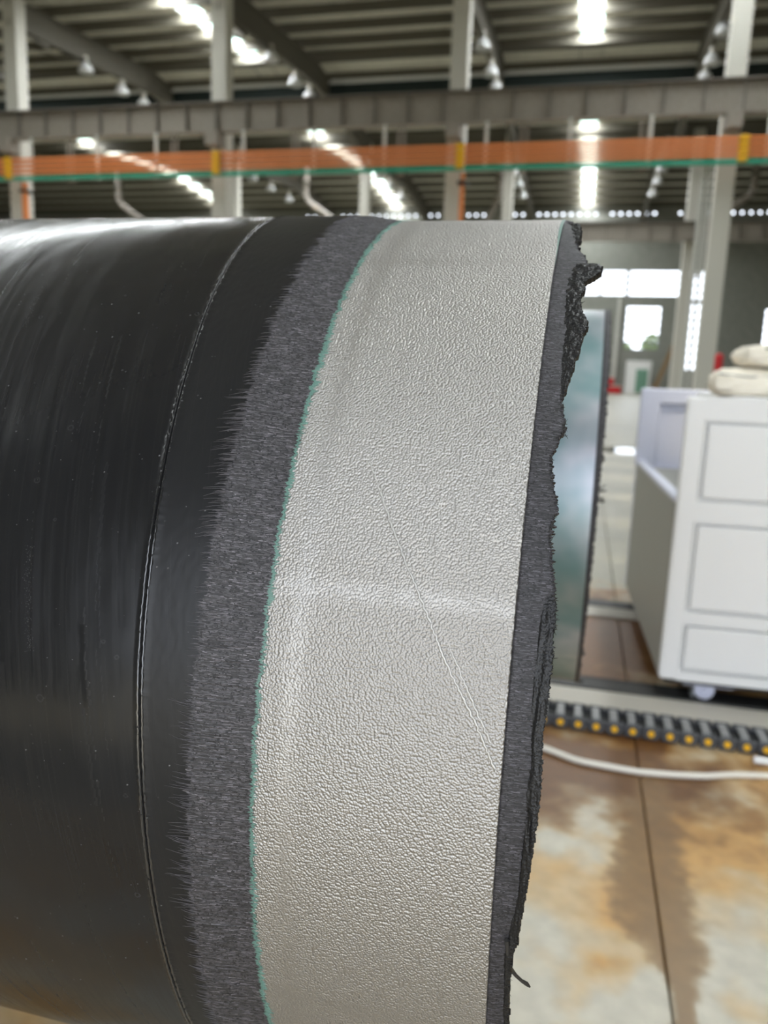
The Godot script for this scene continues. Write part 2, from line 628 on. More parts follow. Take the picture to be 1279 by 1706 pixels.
func hall() -> void:
	# floor: slabs with open joints over a darker bed
	var fl := structure("floor", "stained pale concrete floor of the hall with brown water marks")
	part("slab_bed", box_mesh(Vector3(X0, -0.3, -63.0), Vector3(X1, -0.03, 8.0)), M.joint, fl)
	var xs := [X0, -29.7, -11.69, -5.69, 0.31, 6.31, X1]
	var zs := [8.0, 2.0, -5.6, -11.6, -25.0, -44.0, -63.0]
	for i in xs.size() - 1:
		for j in zs.size() - 1:
			var near: bool = i in [2, 3, 4] and j == 1
			var lo := Vector3(xs[i] + 0.002, -0.04, zs[j + 1] + 0.002)
			var hi := Vector3(xs[i + 1] - 0.002, 0.0, zs[j] - 0.002)
			var st := st_new()
			bevel_box(st, lo, hi, 0.003)
			var mesh := st.commit()
			if near:
				var mdt := MeshDataTool.new()
				mdt.create_from_surface(mesh, 0)
				for v in mdt.get_vertex_count():
					var p := mdt.get_vertex(v)
					mdt.set_vertex_uv(v, Vector2((p.x + 4.0) / 8.0, (p.z + 6.0) / 8.0))
				mesh.clear_surfaces()
				mdt.commit_to_surface(mesh)
			part("slab", mesh, M.stain if near else M.concrete, fl)
	# walls
	var north := structure("wall_north", "grey far end wall with bright windows below the roof")
	var dots := []
	var dx := -23.0
	while dx < 14.0:
		if rng.randf() > 0.13:
			dots.append([dx, dx + 0.2, 13.09, 13.28])
		dx += 0.6
	wall_z(north, -63.3, -63.0, X0, X1, -0.3, 12.9, NORTH_WINDOWS, M.wall)
	wall_z(north, -63.3, -63.0, X0, X1, 12.9, EAVE + 0.3, dots, M.wall)
	var south := structure("wall_south", "hall wall behind the camera with a tall open doorway")
	wall_z(south, 8.0, 8.3, X0, X1, -0.3, EAVE + 0.3, [[-4.6, 5.0, 0.0, 6.2]], M.wall)
	var west := structure("wall_west", "grey cladding of the far left hall wall")
	part("cladding", box_mesh(Vector3(X0 - 0.3, -0.3, -63.3), Vector3(X0, RIDGE + 0.4, 8.3)), M.wall, west)
	var east := structure("wall_east", "grey cladding of the right hall wall")
	part("cladding", box_mesh(Vector3(X1, -0.3, -63.3), Vector3(X1 + 0.3, RIDGE + 0.4, 8.3)), M.wall, east)
	var yard := structure("ground", "pale paved yard outside the hall")
	part("paving", box_mesh(Vector3(X0 - 30, -0.35, 8.3), Vector3(X1 + 30, -0.05, 70)), M.pave, yard)
	part("paving", box_mesh(Vector3(X0 - 30, -0.35, -110), Vector3(X1 + 30, -0.05, -63.3)), M.pave, yard)
	for k in NORTH_WINDOWS.size():
		var h: Array = NORTH_WINDOWS[k]
		var w := structure("window_%d" % (k + 1), ["narrow bright window at the left end of the high strip", "second bright pane of the high window strip", "widest bright pane of the high window strip", "bright pane of the high strip beside the pale column", "square white window with green outside at its foot", "tall narrow window beside the pale column", "bright window at the right edge above the sacks"][k])
		var st := st_new()
		for s in [[h[0], h[0] + 0.07, h[2], h[3]], [h[1] - 0.07, h[1], h[2], h[3]], [h[0] + 0.07, h[1] - 0.07, h[2], h[2] + 0.07], [h[0] + 0.07, h[1] - 0.07, h[3] - 0.07, h[3]]]:
			box(st, Vector3(s[0], s[2], -63.2), Vector3(s[1], s[3], -63.08))
		part("window_frame", st.commit(), M.frame, w)
		var bars := int((h[3] - h[2]) / 0.62)
		for b in bars:
			var y: float = h[2] + (h[3] - h[2]) * (b + 1) / (bars + 1)
			part("glazing_bar", box_mesh(Vector3(h[0] + 0.07, y - 0.06, -63.17), Vector3(h[1] - 0.07, y + 0.06, -63.11)), M.frame, w)
		part("pane", box_mesh(Vector3(h[0] + 0.07, h[2] + 0.07, -63.145), Vector3(h[1] - 0.07, h[3] - 0.07, -63.135)), M.glass, w)
	# roof: three gables; purlins under dark sheets; three translucent strips run up and down every slope
	var roof := structure("ceiling", "dark sheet roof on pale purlins above the crane hall")
	for bay in BAYS:
		var strips: Array[float] = [SKYX[0], SKYX[1], 3.4 if bay[0] > 0 else SKYX[2]]  # near bay is unseen; its right strip is placed overhead to light the steel
		var mid: float = (bay[0] + bay[1]) / 2.0
		for side in 2:
			var za: float = bay[side]
			var dir := signf(mid - za)
			var len_ := absf(mid - za)
			var slope := atan2(RIDGE - EAVE, len_)
			# local frame: x along the hall, y across the sheet (up), z down the slope line
			var t := Transform3D(Basis(Vector3.RIGHT, -slope * dir), Vector3(0, EAVE, za))
			var L := len_ / cos(slope)
			var edge := X0
			for s in strips.size() + 1:
				var x2: float = strips[s] - 0.45 if s < strips.size() else X1
				var st := st_new()
				box(st, Vector3(edge, 0.22, minf(0, dir * L)), Vector3(x2, 0.30, maxf(0, dir * L)), t)
				# sheet ribs
				var rib := edge + 0.4
				while rib < x2 - 0.3 and bay[0] < 0:
					box(st, Vector3(rib, 0.17, minf(0, dir * L)), Vector3(rib + 0.12, 0.22, maxf(0, dir * L)), t)
					rib += 0.9
				part("roof_sheet", st.commit(), M.roof, roof)
				if s < strips.size():
					edge = strips[s] + 0.45
			var np := int(L / 1.5)
			for k in np:
				var z := dir * (0.5 + k * (L - 0.7) / (np - 1))
				var st := st_new()
				box(st, Vector3(X0, -0.16, z - 0.035), Vector3(X1, 0.165, z + 0.035), t)
				box(st, Vector3(X0, -0.18, z - 0.035), Vector3(X1, -0.16, z + 0.09), t)
				part("purlin", st.commit(), M.purlin, roof)
			for s in strips.size():
				var words := ["far left", "middle", "right"]
				var where: String = ("over the unseen near bay" if bay[0] > 0 else "over the second bay" if bay[0] > -30 else "over the farthest bay") + (", near slope" if side == 0 else ", far slope")
				var o := thing("skylight", "bright translucent roof strip, the %s one %s" % [words[s], where], "skylight", "translucent roof strips")
				var st := st_new()
				box(st, Vector3(strips[s] - 0.47, 0.20, minf(dir * 0.06, dir * (L - 0.06))), Vector3(strips[s] - 0.44, 0.31, maxf(dir * 0.06, dir * (L - 0.06))), t)
				box(st, Vector3(strips[s] + 0.44, 0.20, minf(dir * 0.06, dir * (L - 0.06))), Vector3(strips[s] + 0.47, 0.31, maxf(dir * 0.06, dir * (L - 0.06))), t)
				part("frame", st.commit(), M.frame, o)
				part("end_cover", cover(t, strips[s], dir, 0.06, 0.56), M.roof, o)
				part("end_cover", cover(t, strips[s], dir, L - 0.27, L - 0.002), M.roof, o)
				for k in np - 1:
					if bay[0] < 0 and bay[0] > -30 and side == 1 and k > np - 4:
						part("cover_sheet", cover(t, strips[s], dir, 0.5 + k * (L - 0.7) / (np - 1) - 0.06, 0.5 + (k + 1) * (L - 0.7) / (np - 1) - 0.06), M.roof, o)
						continue
					var a := 0.5 + k * (L - 0.7) / (np - 1) + 0.06
					var b := 0.5 + (k + 1) * (L - 0.7) / (np - 1) - 0.06
					st = st_new()
					box(st, Vector3(strips[s] - 0.44, 0.235, minf(dir * a, dir * b)), Vector3(strips[s] + 0.44, 0.25, maxf(dir * a, dir * b)), t)
					part("pane", st.commit(), M.skylight, o)
				var lamp := AreaLight3D.new()
				lamp.name = "daylight"
				var run := L - 0.6
				if bay[0] < 0 and bay[0] > -30 and side == 1:
					run = 0.5 + (np - 3) * (L - 0.7) / (np - 1) - 0.3
				lamp.area_size = Vector2(0.88, run)
				lamp.area_normalize_energy = false
				lamp.light_energy = SKYLIGHT_LIGHT * (0.52 if bay[0] > 0 else 1.0)
				lamp.light_color = Color(0.98, 0.99, 1.0)
				lamp.shadow_enabled = true
				lamp.area_range = 80.0
				o.add_child(lamp)
				lamp.transform = t * Transform3D(Basis(Vector3.RIGHT, -PI / 2), Vector3(strips[s], 0.228, dir * (0.3 + run / 2)))
	# fascia below the ridge of the second bay: pale gutter edge over a dark teal board
	var tr := structure("trim_1", "dark teal board under a thin pale edge across the roof")
	part("board", box_mesh(Vector3(X0, 13.42, -36.56), Vector3(X1, 14.04, -36.5)), M.dark_teal, tr)
	part("gutter_edge", box_mesh(Vector3(X0, 14.04, -36.64), Vector3(X1, 14.20, -36.36)), M.lamp, tr)


func cover(t: Transform3D, x: float, dir: float, a: float, b: float) -> ArrayMesh:
	var st := st_new()
	box(st, Vector3(x - 0.44, 0.235, minf(dir * a, dir * b)), Vector3(x + 0.44, 0.25, maxf(dir * a, dir * b)), t)
	return st.commit()


func i_beam(st: SurfaceTool, a: Vector3, b: Vector3, depth: float, width: float, up := Vector3.UP) -> void:
	# an I section from a to b: top flange, web and bottom flange; a and b on the top face
	var d := (b - a)
	var L := d.length()
	var z := d / L
	var x := up.cross(z).normalized()
	var y := z.cross(x)
	var t := Transform3D(Basis(x, y, z), a)
	box(st, Vector3(-width / 2, -0.03, 0), Vector3(width / 2, 0, L), t)
	box(st, Vector3(-width / 2, -depth, 0), Vector3(width / 2, -depth + 0.03, L), t)
	box(st, Vector3(-0.012, -depth + 0.03, 0), Vector3(0.012, -0.03, L), t)


func column(x: float, z: float, label: String, group: String, m: Material) -> void:
	var o := thing("steel_column", label, "column", group, Vector3(x, 0, z))
	part("base", box_mesh(Vector3(-0.4, 0, -0.45), Vector3(0.4, 0.04, 0.45), 0.01), M.girder, o)
	part("flange", box_mesh(Vector3(-0.26, 0.04, 0.24), Vector3(0.26, EAVE, 0.275)), m, o)
	part("flange", box_mesh(Vector3(-0.26, 0.04, -0.275), Vector3(0.26, EAVE, -0.24)), m, o)
	part("web", box_mesh(Vector3(-0.26, 0.04, -0.24), Vector3(-0.23, EAVE, 0.24)), m, o)
	part("web", box_mesh(Vector3(0.23, 0.04, -0.24), Vector3(0.26, EAVE, 0.24)), m, o)
	var st := st_new()
	box(st, Vector3(-0.22, 8.3, 0.275), Vector3(0.22, 8.72, 0.85))
	part("bracket", st.commit(), M.girder, o)


func girder(z: float, label: String, drop := 0.0) -> void:
	var o := thing("crane_girder", label, "girder", "", Vector3(0, drop, z))
	part("web", box_mesh(Vector3(-40, 8.76, -0.02), Vector3(15.5, 9.60, 0.02)), M.girder, o)
	part("flange", box_mesh(Vector3(-40, 9.60, -0.2), Vector3(15.5, 9.645, 0.2)), M.stiff, o)
	part("flange", box_mesh(Vector3(-40, 8.72, -0.17), Vector3(15.5, 8.76, 0.17)), M.girder, o)
	part("crane_rail", box_mesh(Vector3(-40, 9.645, -0.035), Vector3(15.5, 9.70, 0.035), 0.01), M.iron, o)
	var mesh := box_mesh(Vector3(-0.02, 8.76, 0.02), Vector3(0.02, 9.60, 0.17))
	for k in 48:
		part("stiffener", mesh, M.stiff, o, Vector3(-36.0 + k * 1.075, 0, 0))


func steelwork() -> void:
	var order := ["leftmost", "second", "third", "rightmost"]
	for k in 4:
		column(COLS[k], -25.3, "%s steel column of the row behind the orange busbars%s" % [order[k], ", pale down to the cabinet" if k == 3 else ""], "columns behind the orange busbars", M.column)
		column(COLS[k] - 0.3 if k < 3 else 4.72, -44.3, "%s steel column of the far row beyond the first girder" % order[k], "columns of the far row", M.column)
	girder(-24.75, "long grey crane girder with stiffeners crossing above the orange busbars")
	girder(-43.6, "far crane girder seen under the dotted light row", -0.52)
	# rafters of the second and third bays
	for b in [1, 2]:
		for k in 4:
			var x := COLS[k] + (0.0 if b == 1 else -0.3)
			var za: float = BAYS[b][0]
			var zb: float = BAYS[b][1]
			var mid := (za + zb) / 2.0
			var o := thing("roof_rafter", "%s dark roof rafter %s" % [order[k], "above the near girder" if b == 1 else "in the farthest bay seen below the busbars"], "rafter", "roof rafters")
			for e: float in [za, zb]:
				var dir := signf(mid - e)
				var st := st_new()
				i_beam(st, Vector3(x, EAVE - 0.19, e), Vector3(x, RIDGE - 0.19, mid), 0.95, 0.28)
				part("beam", st.commit(), M.rafter, o)
				# haunch: the beam deepens towards its column
				st = st_new()
				var y0 := EAVE - 1.14
				for sx: float in [-0.12, 0.12]:
					quad(st, Vector3(x + sx, y0, e), Vector3(x + sx, y0 + 0.36, e + dir * 4.5), Vector3(x + sx, y0 + 0.3, e), Vector3(x + sx, y0 + 0.3, e))
				quad(st, Vector3(x - 0.12, y0 - 0.6, e), Vector3(x + 0.12, y0 - 0.6, e), Vector3(x + 0.12, y0 + 0.36, e + dir * 4.5), Vector3(x - 0.12, y0 + 0.36, e + dir * 4.5))
				box(st, Vector3(x - 0.012, y0 - 0.0, minf(e, e + dir * 2.2)), Vector3(x + 0.012, y0 + 0.2, maxf(e, e + dir * 2.2)))
				part("haunch", st.commit(), M.rafter, o)
	# conductor bars in front of the columns
	var bus := thing("busbar_run", "orange conductor bars running in front of the columns", "busbar")
	for y: float in [7.45, 7.60, 7.75, 7.90]:
		part("conductor_bar", box_mesh(Vector3(-40, y, -24.30), Vector3(15.5, y + 0.095, -24.22), 0.012), M.orange, bus)
	var cord := thing("support_rail", "thin teal rail running under the orange busbars", "rail")
	part("rail_bar", box_mesh(Vector3(-40, 7.26, -24.31), Vector3(15.5, 7.38, -24.21), 0.015), M.teal_bar, cord)
	var rx := [-21.9, -19.35, -16.75, -14.5, -11.35, -8.92, -6.6, -3.42, -0.95, 1.33, 4.5]
	for k in rx.size():
		var o := thing("hanger_rod", "%s pale hanger rod from the left, between girder and teal rail" % NTH[k], "hanger", "hanger rods of the busbars", Vector3(rx[k], 0, -24.56))
		part("rod", box_mesh(Vector3(-0.055, 7.26, -0.03), Vector3(0.055, 8.72, 0.03), 0.01), M.rod, o)
		part("clamp", box_mesh(Vector3(-0.08, 7.28, 0.03), Vector3(0.08, 7.36, 0.25), 0.01), M.rod, o)
	var r2 := [-17.9, -13.9, -9.6, -6.1, -2.3, 1.15]
	for k in r2.size():
		var o := thing("hanger_strut", "%s thin paired strut from the left, behind the busbars" % NTH[k], "hanger", "thin struts behind the busbars", Vector3(r2[k], 0, -24.68))
		for s: float in [-0.09, 0.09]:
			part("rod", box_mesh(Vector3(s - 0.03, 7.3, -0.02), Vector3(s + 0.03, 8.725, 0.02)), M.girder, o)
		part("tie", box_mesh(Vector3(-0.12, 7.24, -0.03), Vector3(0.12, 7.3, 0.03)), M.girder, o)
	var yx := [-19.95, -12.1, -4.12, 3.8]
	for k in 4:
		var o := thing("busbar_clamp", "yellow insulator stack on the busbars at the %s column" % order[k], "insulator", "yellow insulator stacks", Vector3(yx[k], 0, -24.14))
		part("bracket_plate", box_mesh(Vector3(-0.03, 7.3, -0.068), Vector3(0.03, 8.1, -0.01)), M.dark, o)
		for y: float in [7.36, 7.54, 7.72, 7.90]:
			part("insulator", box_mesh(Vector3(-0.13, y - 0.07, -0.01), Vector3(0.13, y + 0.08, 0.12), 0.02), M.yellow, o)
	for k in [0, 2]:
		var st := st_new()
		var r := 0.11 if k == 0 else 0.07
		cyl(st, Vector3(0, 0, 0), Vector3(0, 7.25, 0), r, r, 14)
		var o := thing("conduit", "%s orange conduit pipe dropping beside the %s column" % ["bright" if k == 0 else "thin", order[k]], "pipe", "", Vector3(yx[k] + (0.32 if k == 0 else 0.05), 0, -24.5))
		part("pipe_run", st.commit(), M.orange, o)
		part("bracket", box_mesh(Vector3(-0.15, 6.9, -0.3), Vector3(0.15, 7.0, 0.14), 0.01), M.dark, o)
	for k in 2:
		var st := st_new()
		cyl(st, Vector3(0, 0, 0), Vector3(0, 7.3, 0), 0.06, 0.06, 12)
		var o := thing("conduit", "pale conduit beside the rightmost column, %s of the pair" % ["outer" if k == 0 else "inner"], "pipe", "", Vector3(2.88 + k * 0.17, 0, -24.6))
		part("pipe_run", st.commit(), M.rod, o)
		part("bracket", box_mesh(Vector3(-0.08, 4.3, -0.25), Vector3(0.08, 4.4, 0.08), 0.01), M.rod, o)
	# bell lamps under the rafters of the second and third bays, none of them lit
	var words := ["nearest", "middle", "farthest"]
	for k in 4:
		for j in 3:
			bell_lamp(Vector3(COLS[k] + 0.05, 12.75, [-29.4, -32.0, -33.75][j]), "white bell lamp under the %s near rafter, %s of three" % [order[k], words[j]], "bell lamps of the second bay")
			bell_lamp(Vector3(COLS[k] - 0.3, 12.55, [-46.9, -49.8, -53.0][j]), "small far bell lamp on the %s rafter line, %s of three" % [order[k], words[j]], "bell lamps of the farthest bay")
	var px := [[-28.7, 1.0], [-16.5, 1.0], [-5.3, -0.3], [7.65, -1.0]]
	for k in 4:
		var st := st_new()
		var s: float = px[k][1]
		tube(st, [Vector3(0, 12.6, 0), Vector3(0, 10.95, 0), Vector3(0.1 * s, 10.72, 0), Vector3(0.3 * s, 10.5, 0), Vector3(1.7 * s, 9.6, 0), Vector3(2.6 * s, 9.0, 0)], [0.16], 12)
		var o := thing("bent_duct", "pale bent duct below the far roof, %s of four" % order[k], "duct", "bent ducts below the far roof", Vector3(px[k][0], 0, -44.85))
		part("duct_run", st.commit(), M.girder, o)
		part("bracket_arm", box_mesh(Vector3(minf(2.4 * s, 2.6 * s), 8.94, 0), Vector3(maxf(2.4 * s, 2.6 * s), 9.04, 1.228)), M.rafter, o)
		part("collar", box_mesh(Vector3(-0.22, 11.6, -0.22), Vector3(0.22, 11.72, 0.22), 0.02), M.rafter, o)


func bell_lamp(at: Vector3, label: String, group: String) -> void:
	var mid := -34.5 if at.z > -44.0 else -53.5
	var hang := RIDGE - 0.05 - (RIDGE - EAVE) * absf(at.z - mid) / 9.5 - 1.135
	var o := thing("bell_lamp", label, "lamp", group, at)
	var st := st_new()
	lathe(st, [[0.285, -0.22], [0.29, -0.20], [0.27, -0.08], [0.20, 0.06], [0.11, 0.14], [0.10, 0.16]], 20)
	lathe(st, [[0.10, 0.15], [0.19, 0.05], [0.26, -0.08], [0.285, -0.22]], 20)
	part("shade", st.commit(), M.lamp, o)
	st = st_new()
	lathe(st, [[0.0, 0.14], [0.10, 0.14], [0.105, 0.34], [0.08, 0.38], [0.0, 0.39]], 14)
	part("gear_housing", st.commit(), M.column, o)
	st = st_new()
	cyl(st, Vector3(0, 0.38, 0), Vector3(0, hang - at.y, 0), 0.015, 0.015, 8)
	part("rod", st.commit(), M.dark, o)
	st = st_new()
	lathe(st, [[0.0, -0.16], [0.06, -0.13], [0.07, -0.05], [0.04, 0.08], [0.0, 0.1]], 12)
	part("bulb", st.commit(), M.lamp, o)


# ---------------------------------------------------------------- the pipes
const FINE0 := -42.0
const FINE1 := 84.0

const OUTLINE := [[84.0, 4], [76.0, 3], [73.8, 4], [73.2, 8], [71.3, 14], [67.2, 16], [65.2, 15], [62.7, 15], [61.1, 20], [60.2, 22], [59.1, 23], [58.4, 24], [54.8, 23], [54.4, 22], [52.3, 20], [50.6, 18], [49.7, 18], [48.2, 19], [46.9, 18], [44.1, 17], [42.3, 16], [40.0, 16], [38.9, 16], [37.6, 18], [36.0, 20], [35.4, 16], [34.7, 16], [33.9, 13], [32.0, 14], [30.1, 17], [29.0, 20], [28.2, 18], [26.8, 16], [25.8, 18], [24.5, 19], [22.8, 22], [21.8, 22], [20.5, 17], [18.9, 16], [15.0, 16], [12.0, 16], [9.8, 17], [5.0, 17], [3.2, 16], [-0.5, 16], [-3.9, 14], [-7.3, 11], [-11.6, 12], [-14.1, 12], [-20.0, 12], [-42.0, 13]]
# torn pieces: [angle, inner x, outer x, lift] in degrees and millimetres
const FLAP_A := [[58.6, 15, 22, 1.0], [58.0, 13, 33, 3.5], [57.2, 12, 36, 5.0], [56.4, 10, 35, 5.0], [55.6, 9, 32, 4.5], [54.9, 9, 27, 3.5], [54.3, 9, 23, 3.0], [53.4, 9, 25, 3.0], [52.3, 9, 22, 3.0], [50.6, 10, 22, 3.0], [49.6, 11, 24, 3.2], [48.2, 11, 28, 4.0], [47.4, 11.5, 29, 4.0], [46.6, 12, 26, 3.0], [45.1, 12, 25, 3.0], [44.0, 12, 24, 2.8], [43.4, 12, 22, 2.5], [42.3, 13, 22, 2.0], [41.0, 13.5, 19, 1.5], [39.6, 15, 17, 0.6]]
const FLAP_B := [[22.0, 15, 22.5, 0.4], [21.0, 14, 24, 1.5], [19.3, 14, 23.5, 2.4], [18.0, 14, 24, 2.0], [15.8, 13, 24, 2.2], [13.3, 13.5, 23, 2.4], [11.2, 15, 22, 2.0], [9.1, 16, 23, 2.2], [6.9, 15, 23, 2.6], [5.0, 16, 23, 3.2], [3.2, 15.5, 21.5, 3.0], [0.6, 15, 20.5, 3.0], [-2.7, 13, 18, 2.5], [-5.2, 10.5, 16.5, 2.4], [-6.8, 9, 14.5, 2.2], [-9.0, 9.5, 13.6, 2.0], [-11.7, 10, 13.8, 2.0], [-16.0, 11, 15.0, 2.2], [-24.0, 12, 15.5, 2.0], [-34.0, 12, 15.0, 1.0]]
const BURR := [[73.9, 5, 6.5, 0.5], [73.4, 5, 8.5, 2.0], [72.6, 6, 12, 3.0], [71.2, 7, 15, 3.6], [69.4, 8, 16, 3.4], [67.4, 9, 16.8, 2.8], [65.4, 11, 15.6, 1.5], [64.0, 13, 15.4, 0.5]]


func thetas() -> PackedFloat32Array:
	var t := PackedFloat32Array()
	var a := FINE0
	while a < FINE1:
		t.append(a)
		a += 0.065
	a = FINE1
	while a <= FINE0 + 360.0 + 0.01:
		t.append(a)
		a += 3.0
	return t


func on_pipe(x: float, deg: float, r: float) -> Vector3:
	var a := deg_to_rad(deg)
	return Vector3(x, r * sin(a), r * cos(a))


func ring_surface(ths: PackedFloat32Array, f: Callable, size: float) -> ArrayMesh:
	# f(angle) -> [[x, r], ...]; texture coordinates in units of size metres
	var rows := []
	var uvs := []
	for th in ths:
		var row := PackedVector3Array()
		var uv := PackedVector2Array()
		for q: Vector2 in f.call(th):
			row.append(on_pipe(q.x, th, q.y))
			uv.append(Vector2(q.x / size, deg_to_rad(th) * 0.455 / size))
		rows.append(row)
		uvs.append(uv)
	return loft(rows, uvs)


func seam_x(th: float) -> float:
	if th > FINE1:
		return lerpf(-0.283, -0.219, (th - FINE1) / 234.0)
	return look_up([[84.0, -0.283], [68.8, -0.274], [56.3, -0.266], [49.5, -0.261], [41.1, -0.254], [31.4, -0.248], [21.7, -0.243], [13.3, -0.239], [3.3, -0.233], [-6.7, -0.228], [-18.4, -0.2235], [-42.0, -0.219]], th)


func cut_back(th: float) -> float:
	# the end is cut a little out of square: the far side of the rim lies further in
	if th <= FINE1:
		return 0.0
	return -0.016 * smoothstep(FINE1, FINE1 + 30.0, th) * (1.0 - smoothstep(285.0, 318.0, th))


func pipes() -> void:
	var p := thing("coated_pipe", "large black coated steel pipe in front, its end cut back to bare silver steel", "pipe", "", Vector3(0, AXIS, 0))
	var ths := thetas()
	var wob := fnl(0.35, FastNoiseLite.TYPE_SIMPLEX_SMOOTH, 3, 40)
	var r := RandomNumberGenerator.new()
	r.seed = 77
	var jag_a := {}
	var jag_g := {}
	for i in ths.size():
		var th := ths[i]
		var n := wob.get_noise_2d(th * 1.2, 0.0)
		var spike := 0.0026 * absf(r.randfn(0, 0.8)) + (0.004 * r.randf() if r.randf() < 0.08 else 0.0)
		jag_a[th] = -0.1985 + n * 0.0035 - (spike if th < FINE1 else 0.0)
		jag_g[th] = -0.1580 + wob.get_noise_2d(th * 1.6, 50.0) * 0.0016 + 0.0016 * r.randfn(0, 0.6)
	jag_a[ths[-1]] = jag_a[ths[0]]
	jag_g[ths[-1]] = jag_g[ths[0]]
	# coating left of the lap
	var lip := fnl(0.55, FastNoiseLite.TYPE_SIMPLEX_SMOOTH, 2, 41)
	var coat := func(th: float) -> Array:
		var s := seam_x(th)
		var k := 1.0 + 0.6 * lip.get_noise_1d(th * 3.0)
		var w := 0.0014 * (1.0 + 0.5 * lip.get_noise_1d(th * 2.0 + 90.0))
		return [Vector2(-12.0, RB), Vector2(-6.0, RB), Vector2(-3.0, RB), Vector2(-1.5, RB), Vector2(-0.8, RB), Vector2(s - 0.05, RB), Vector2(s - 0.006, RB), Vector2(s - 0.0016 - w, RB + 0.00005), Vector2(s - 0.0010 - w * 0.4, RB + 0.0008 * k), Vector2(s - 0.0004, RB + 0.0001), Vector2(s, RB - 0.0009)]
	var c1 := ring_coating(ths, coat)
	part("black_coating", c1, M.pe, p)
	var lap := func(th: float) -> Array:
		var s := seam_x(th)
		var k := 1.0 + 0.6 * lip.get_noise_1d(th * 3.0 + 40.0)
		var w := 0.0016 * (1.0 + 0.5 * lip.get_noise_1d(th * 2.0 + 10.0))
		var xa: float = jag_a[th]
		return [Vector2(s, RB - 0.0009), Vector2(s + 0.0005, RB + 0.0001), Vector2(s + 0.0010 + w * 0.4, RB + 0.0008 * k), Vector2(s + 0.0018 + w, RB + 0.0001), Vector2(s + 0.008, RB), Vector2(lerpf(s, xa, 0.5), RB), Vector2(xa, RB - 0.0001)]
	part("coating_lap", ring_coating(ths, lap), M.lap, p)
	# two thin glossy beads of squeezed-out plastic along the lap
	var bead := st_new()
	for side: float in [-1.0, 1.0]:
		var bp := []
		var br := []
		var bt := -36.0
		while bt < 74.0:
			bp.append(on_pipe(seam_x(bt) + side * (0.0016 + 0.0005 * lip.get_noise_2d(bt * 2.5, side * 40.0)), bt, RB + 0.0001))
			br.append(0.0010 * (1.0 + 0.45 * lip.get_noise_2d(bt * 4.0, side * 90.0)) * (0.55 + 0.45 * smoothstep(34.0, 24.0, bt)))
			bt += 0.3
		tube(bead, bp, br, 8)
	part("seam_bead", bead.commit(), M.bead, p)
	# the bevel brushed down to the epoxy
	var bev := func(th: float) -> Array:
		var xa: float = jag_a[th]
		var xg: float = jag_g[th]
		var out := []
		for k in 11:
			var t := k / 10.0
			var e := RB - 0.0001 - (RB - RS - 0.0006) * smoothstep(0.0, 1.0, t) * 1.0
			out.append(Vector2(lerpf(xa, xg, t), e + (0.00008 * r.randfn() if k > 0 and k < 10 and th < FINE1 else 0.0)))
		return out
	part("brushed_bevel", ring_surface(ths, bev, 0.2), M.brushed, p)
	# plastic whiskers dragged out over the black
	var st := st_new()
	for i in 560:
		var th := r.randf_range(-34, 78) if i > 130 else (r.randf_range(-8, 12) if i < 60 else r.randf_range(24, 38))
		var l := r.randf_range(0.003, 0.008) + (r.randf() * 0.011 if i < 130 else 0.0)
		var x := -0.1995 - r.randf() * 0.002
		var tilt := r.randf_range(-0.1, 0.25) * (1.0 if th > 14 else -1.6) + 0.1
		var w := r.randf_range(0.009, 0.019)
		var a := on_pipe(x + 0.003, th, RB + 0.00015)
		var b := on_pipe(x - l * 0.5, th - tilt * l * 60, RB + 0.0004)
		var d := on_pipe(x - l, th - tilt * l * 130, RB + 0.0002)
		tube(st, [a, b, d], [w * 0.01, w * 0.009, w * 0.003], 4)
	var wh := part("plastic_whiskers", st.commit(), M.whisker, p)
	wh.set_meta("kind", "stuff")
	# thin teal epoxy showing under the bevel
	var epo := func(th: float) -> Array:
		var xg: float = jag_g[th]
		var q := xg + 0.0006 + maxf(0.0, 0.0014 + 0.0012 * smoothstep(14.0, 38.0, absf(th - 12.0)) + 0.003 * wob.get_noise_2d(th * 1.1, 9.0)) + (r.randfn() * 0.0012 if th < FINE1 else 0.0)
		return [Vector2(xg - 0.001, RS + 0.0003), Vector2(xg + 0.002, RS + 0.00045), Vector2(lerpf(xg, q, 0.8), RS + 0.0003), Vector2(q, RS - 0.0001)]
	part("epoxy_edge", ring_surface(ths, epo, 0.2), M.epoxy, p)
	# blasted steel
	var half := PackedFloat32Array()
	for i in 361:
		half.append(FINE0 + i)
	var stl := func(th: float) -> Array:
		var out := [Vector2(-0.1600, RS - 0.0002)]
		var e := cut_back(th)
		for k in 15:
			out.append(Vector2(-0.158 + k * (0.157 + e) / 14.0, RS))
		out.append(Vector2(e - 0.0003, RS - 0.0002))
		out.append(Vector2(e + 0.0002, RS - 0.0010))
		return out
	part("steel_band", ring_surface(half, stl, 0.3), M.steel, p)
	# two raised score lines across the blasted band
	st = st_new()
	for line in [[[36.6, -121], [31.3, -102], [26.7, -84], [23.2, -69], [19.8, -54], [15.9, -38], [12.1, -19], [8.3, -3]], [[22.8, -62], [19.4, -46], [15.1, -28], [10.5, -8]]]:
		var pts := []
		var rad := []
		var th: float = line[0][0]
		while th > line[-1][0]:
			pts.append(on_pipe(look_up(line, th) * 0.001 + wob.get_noise_2d(th * 6.0, 70.0) * 0.0010, th, RS - 0.00055))
			rad.append((0.00112 if line.size() > 6 else 0.00095) * (1.0 + 0.9 * wob.get_noise_2d(th * 14.0, 30.0)) * smoothstep(0.0, 9.0, line[0][0] - th + 0.3))
			th -= 0.12
		tube(st, pts, rad, 6)
	part("score_line", st.commit(), M.steel_line, p)
	# the strip of coating left on the very end, brushed, its edge torn
	var jag_o := {}
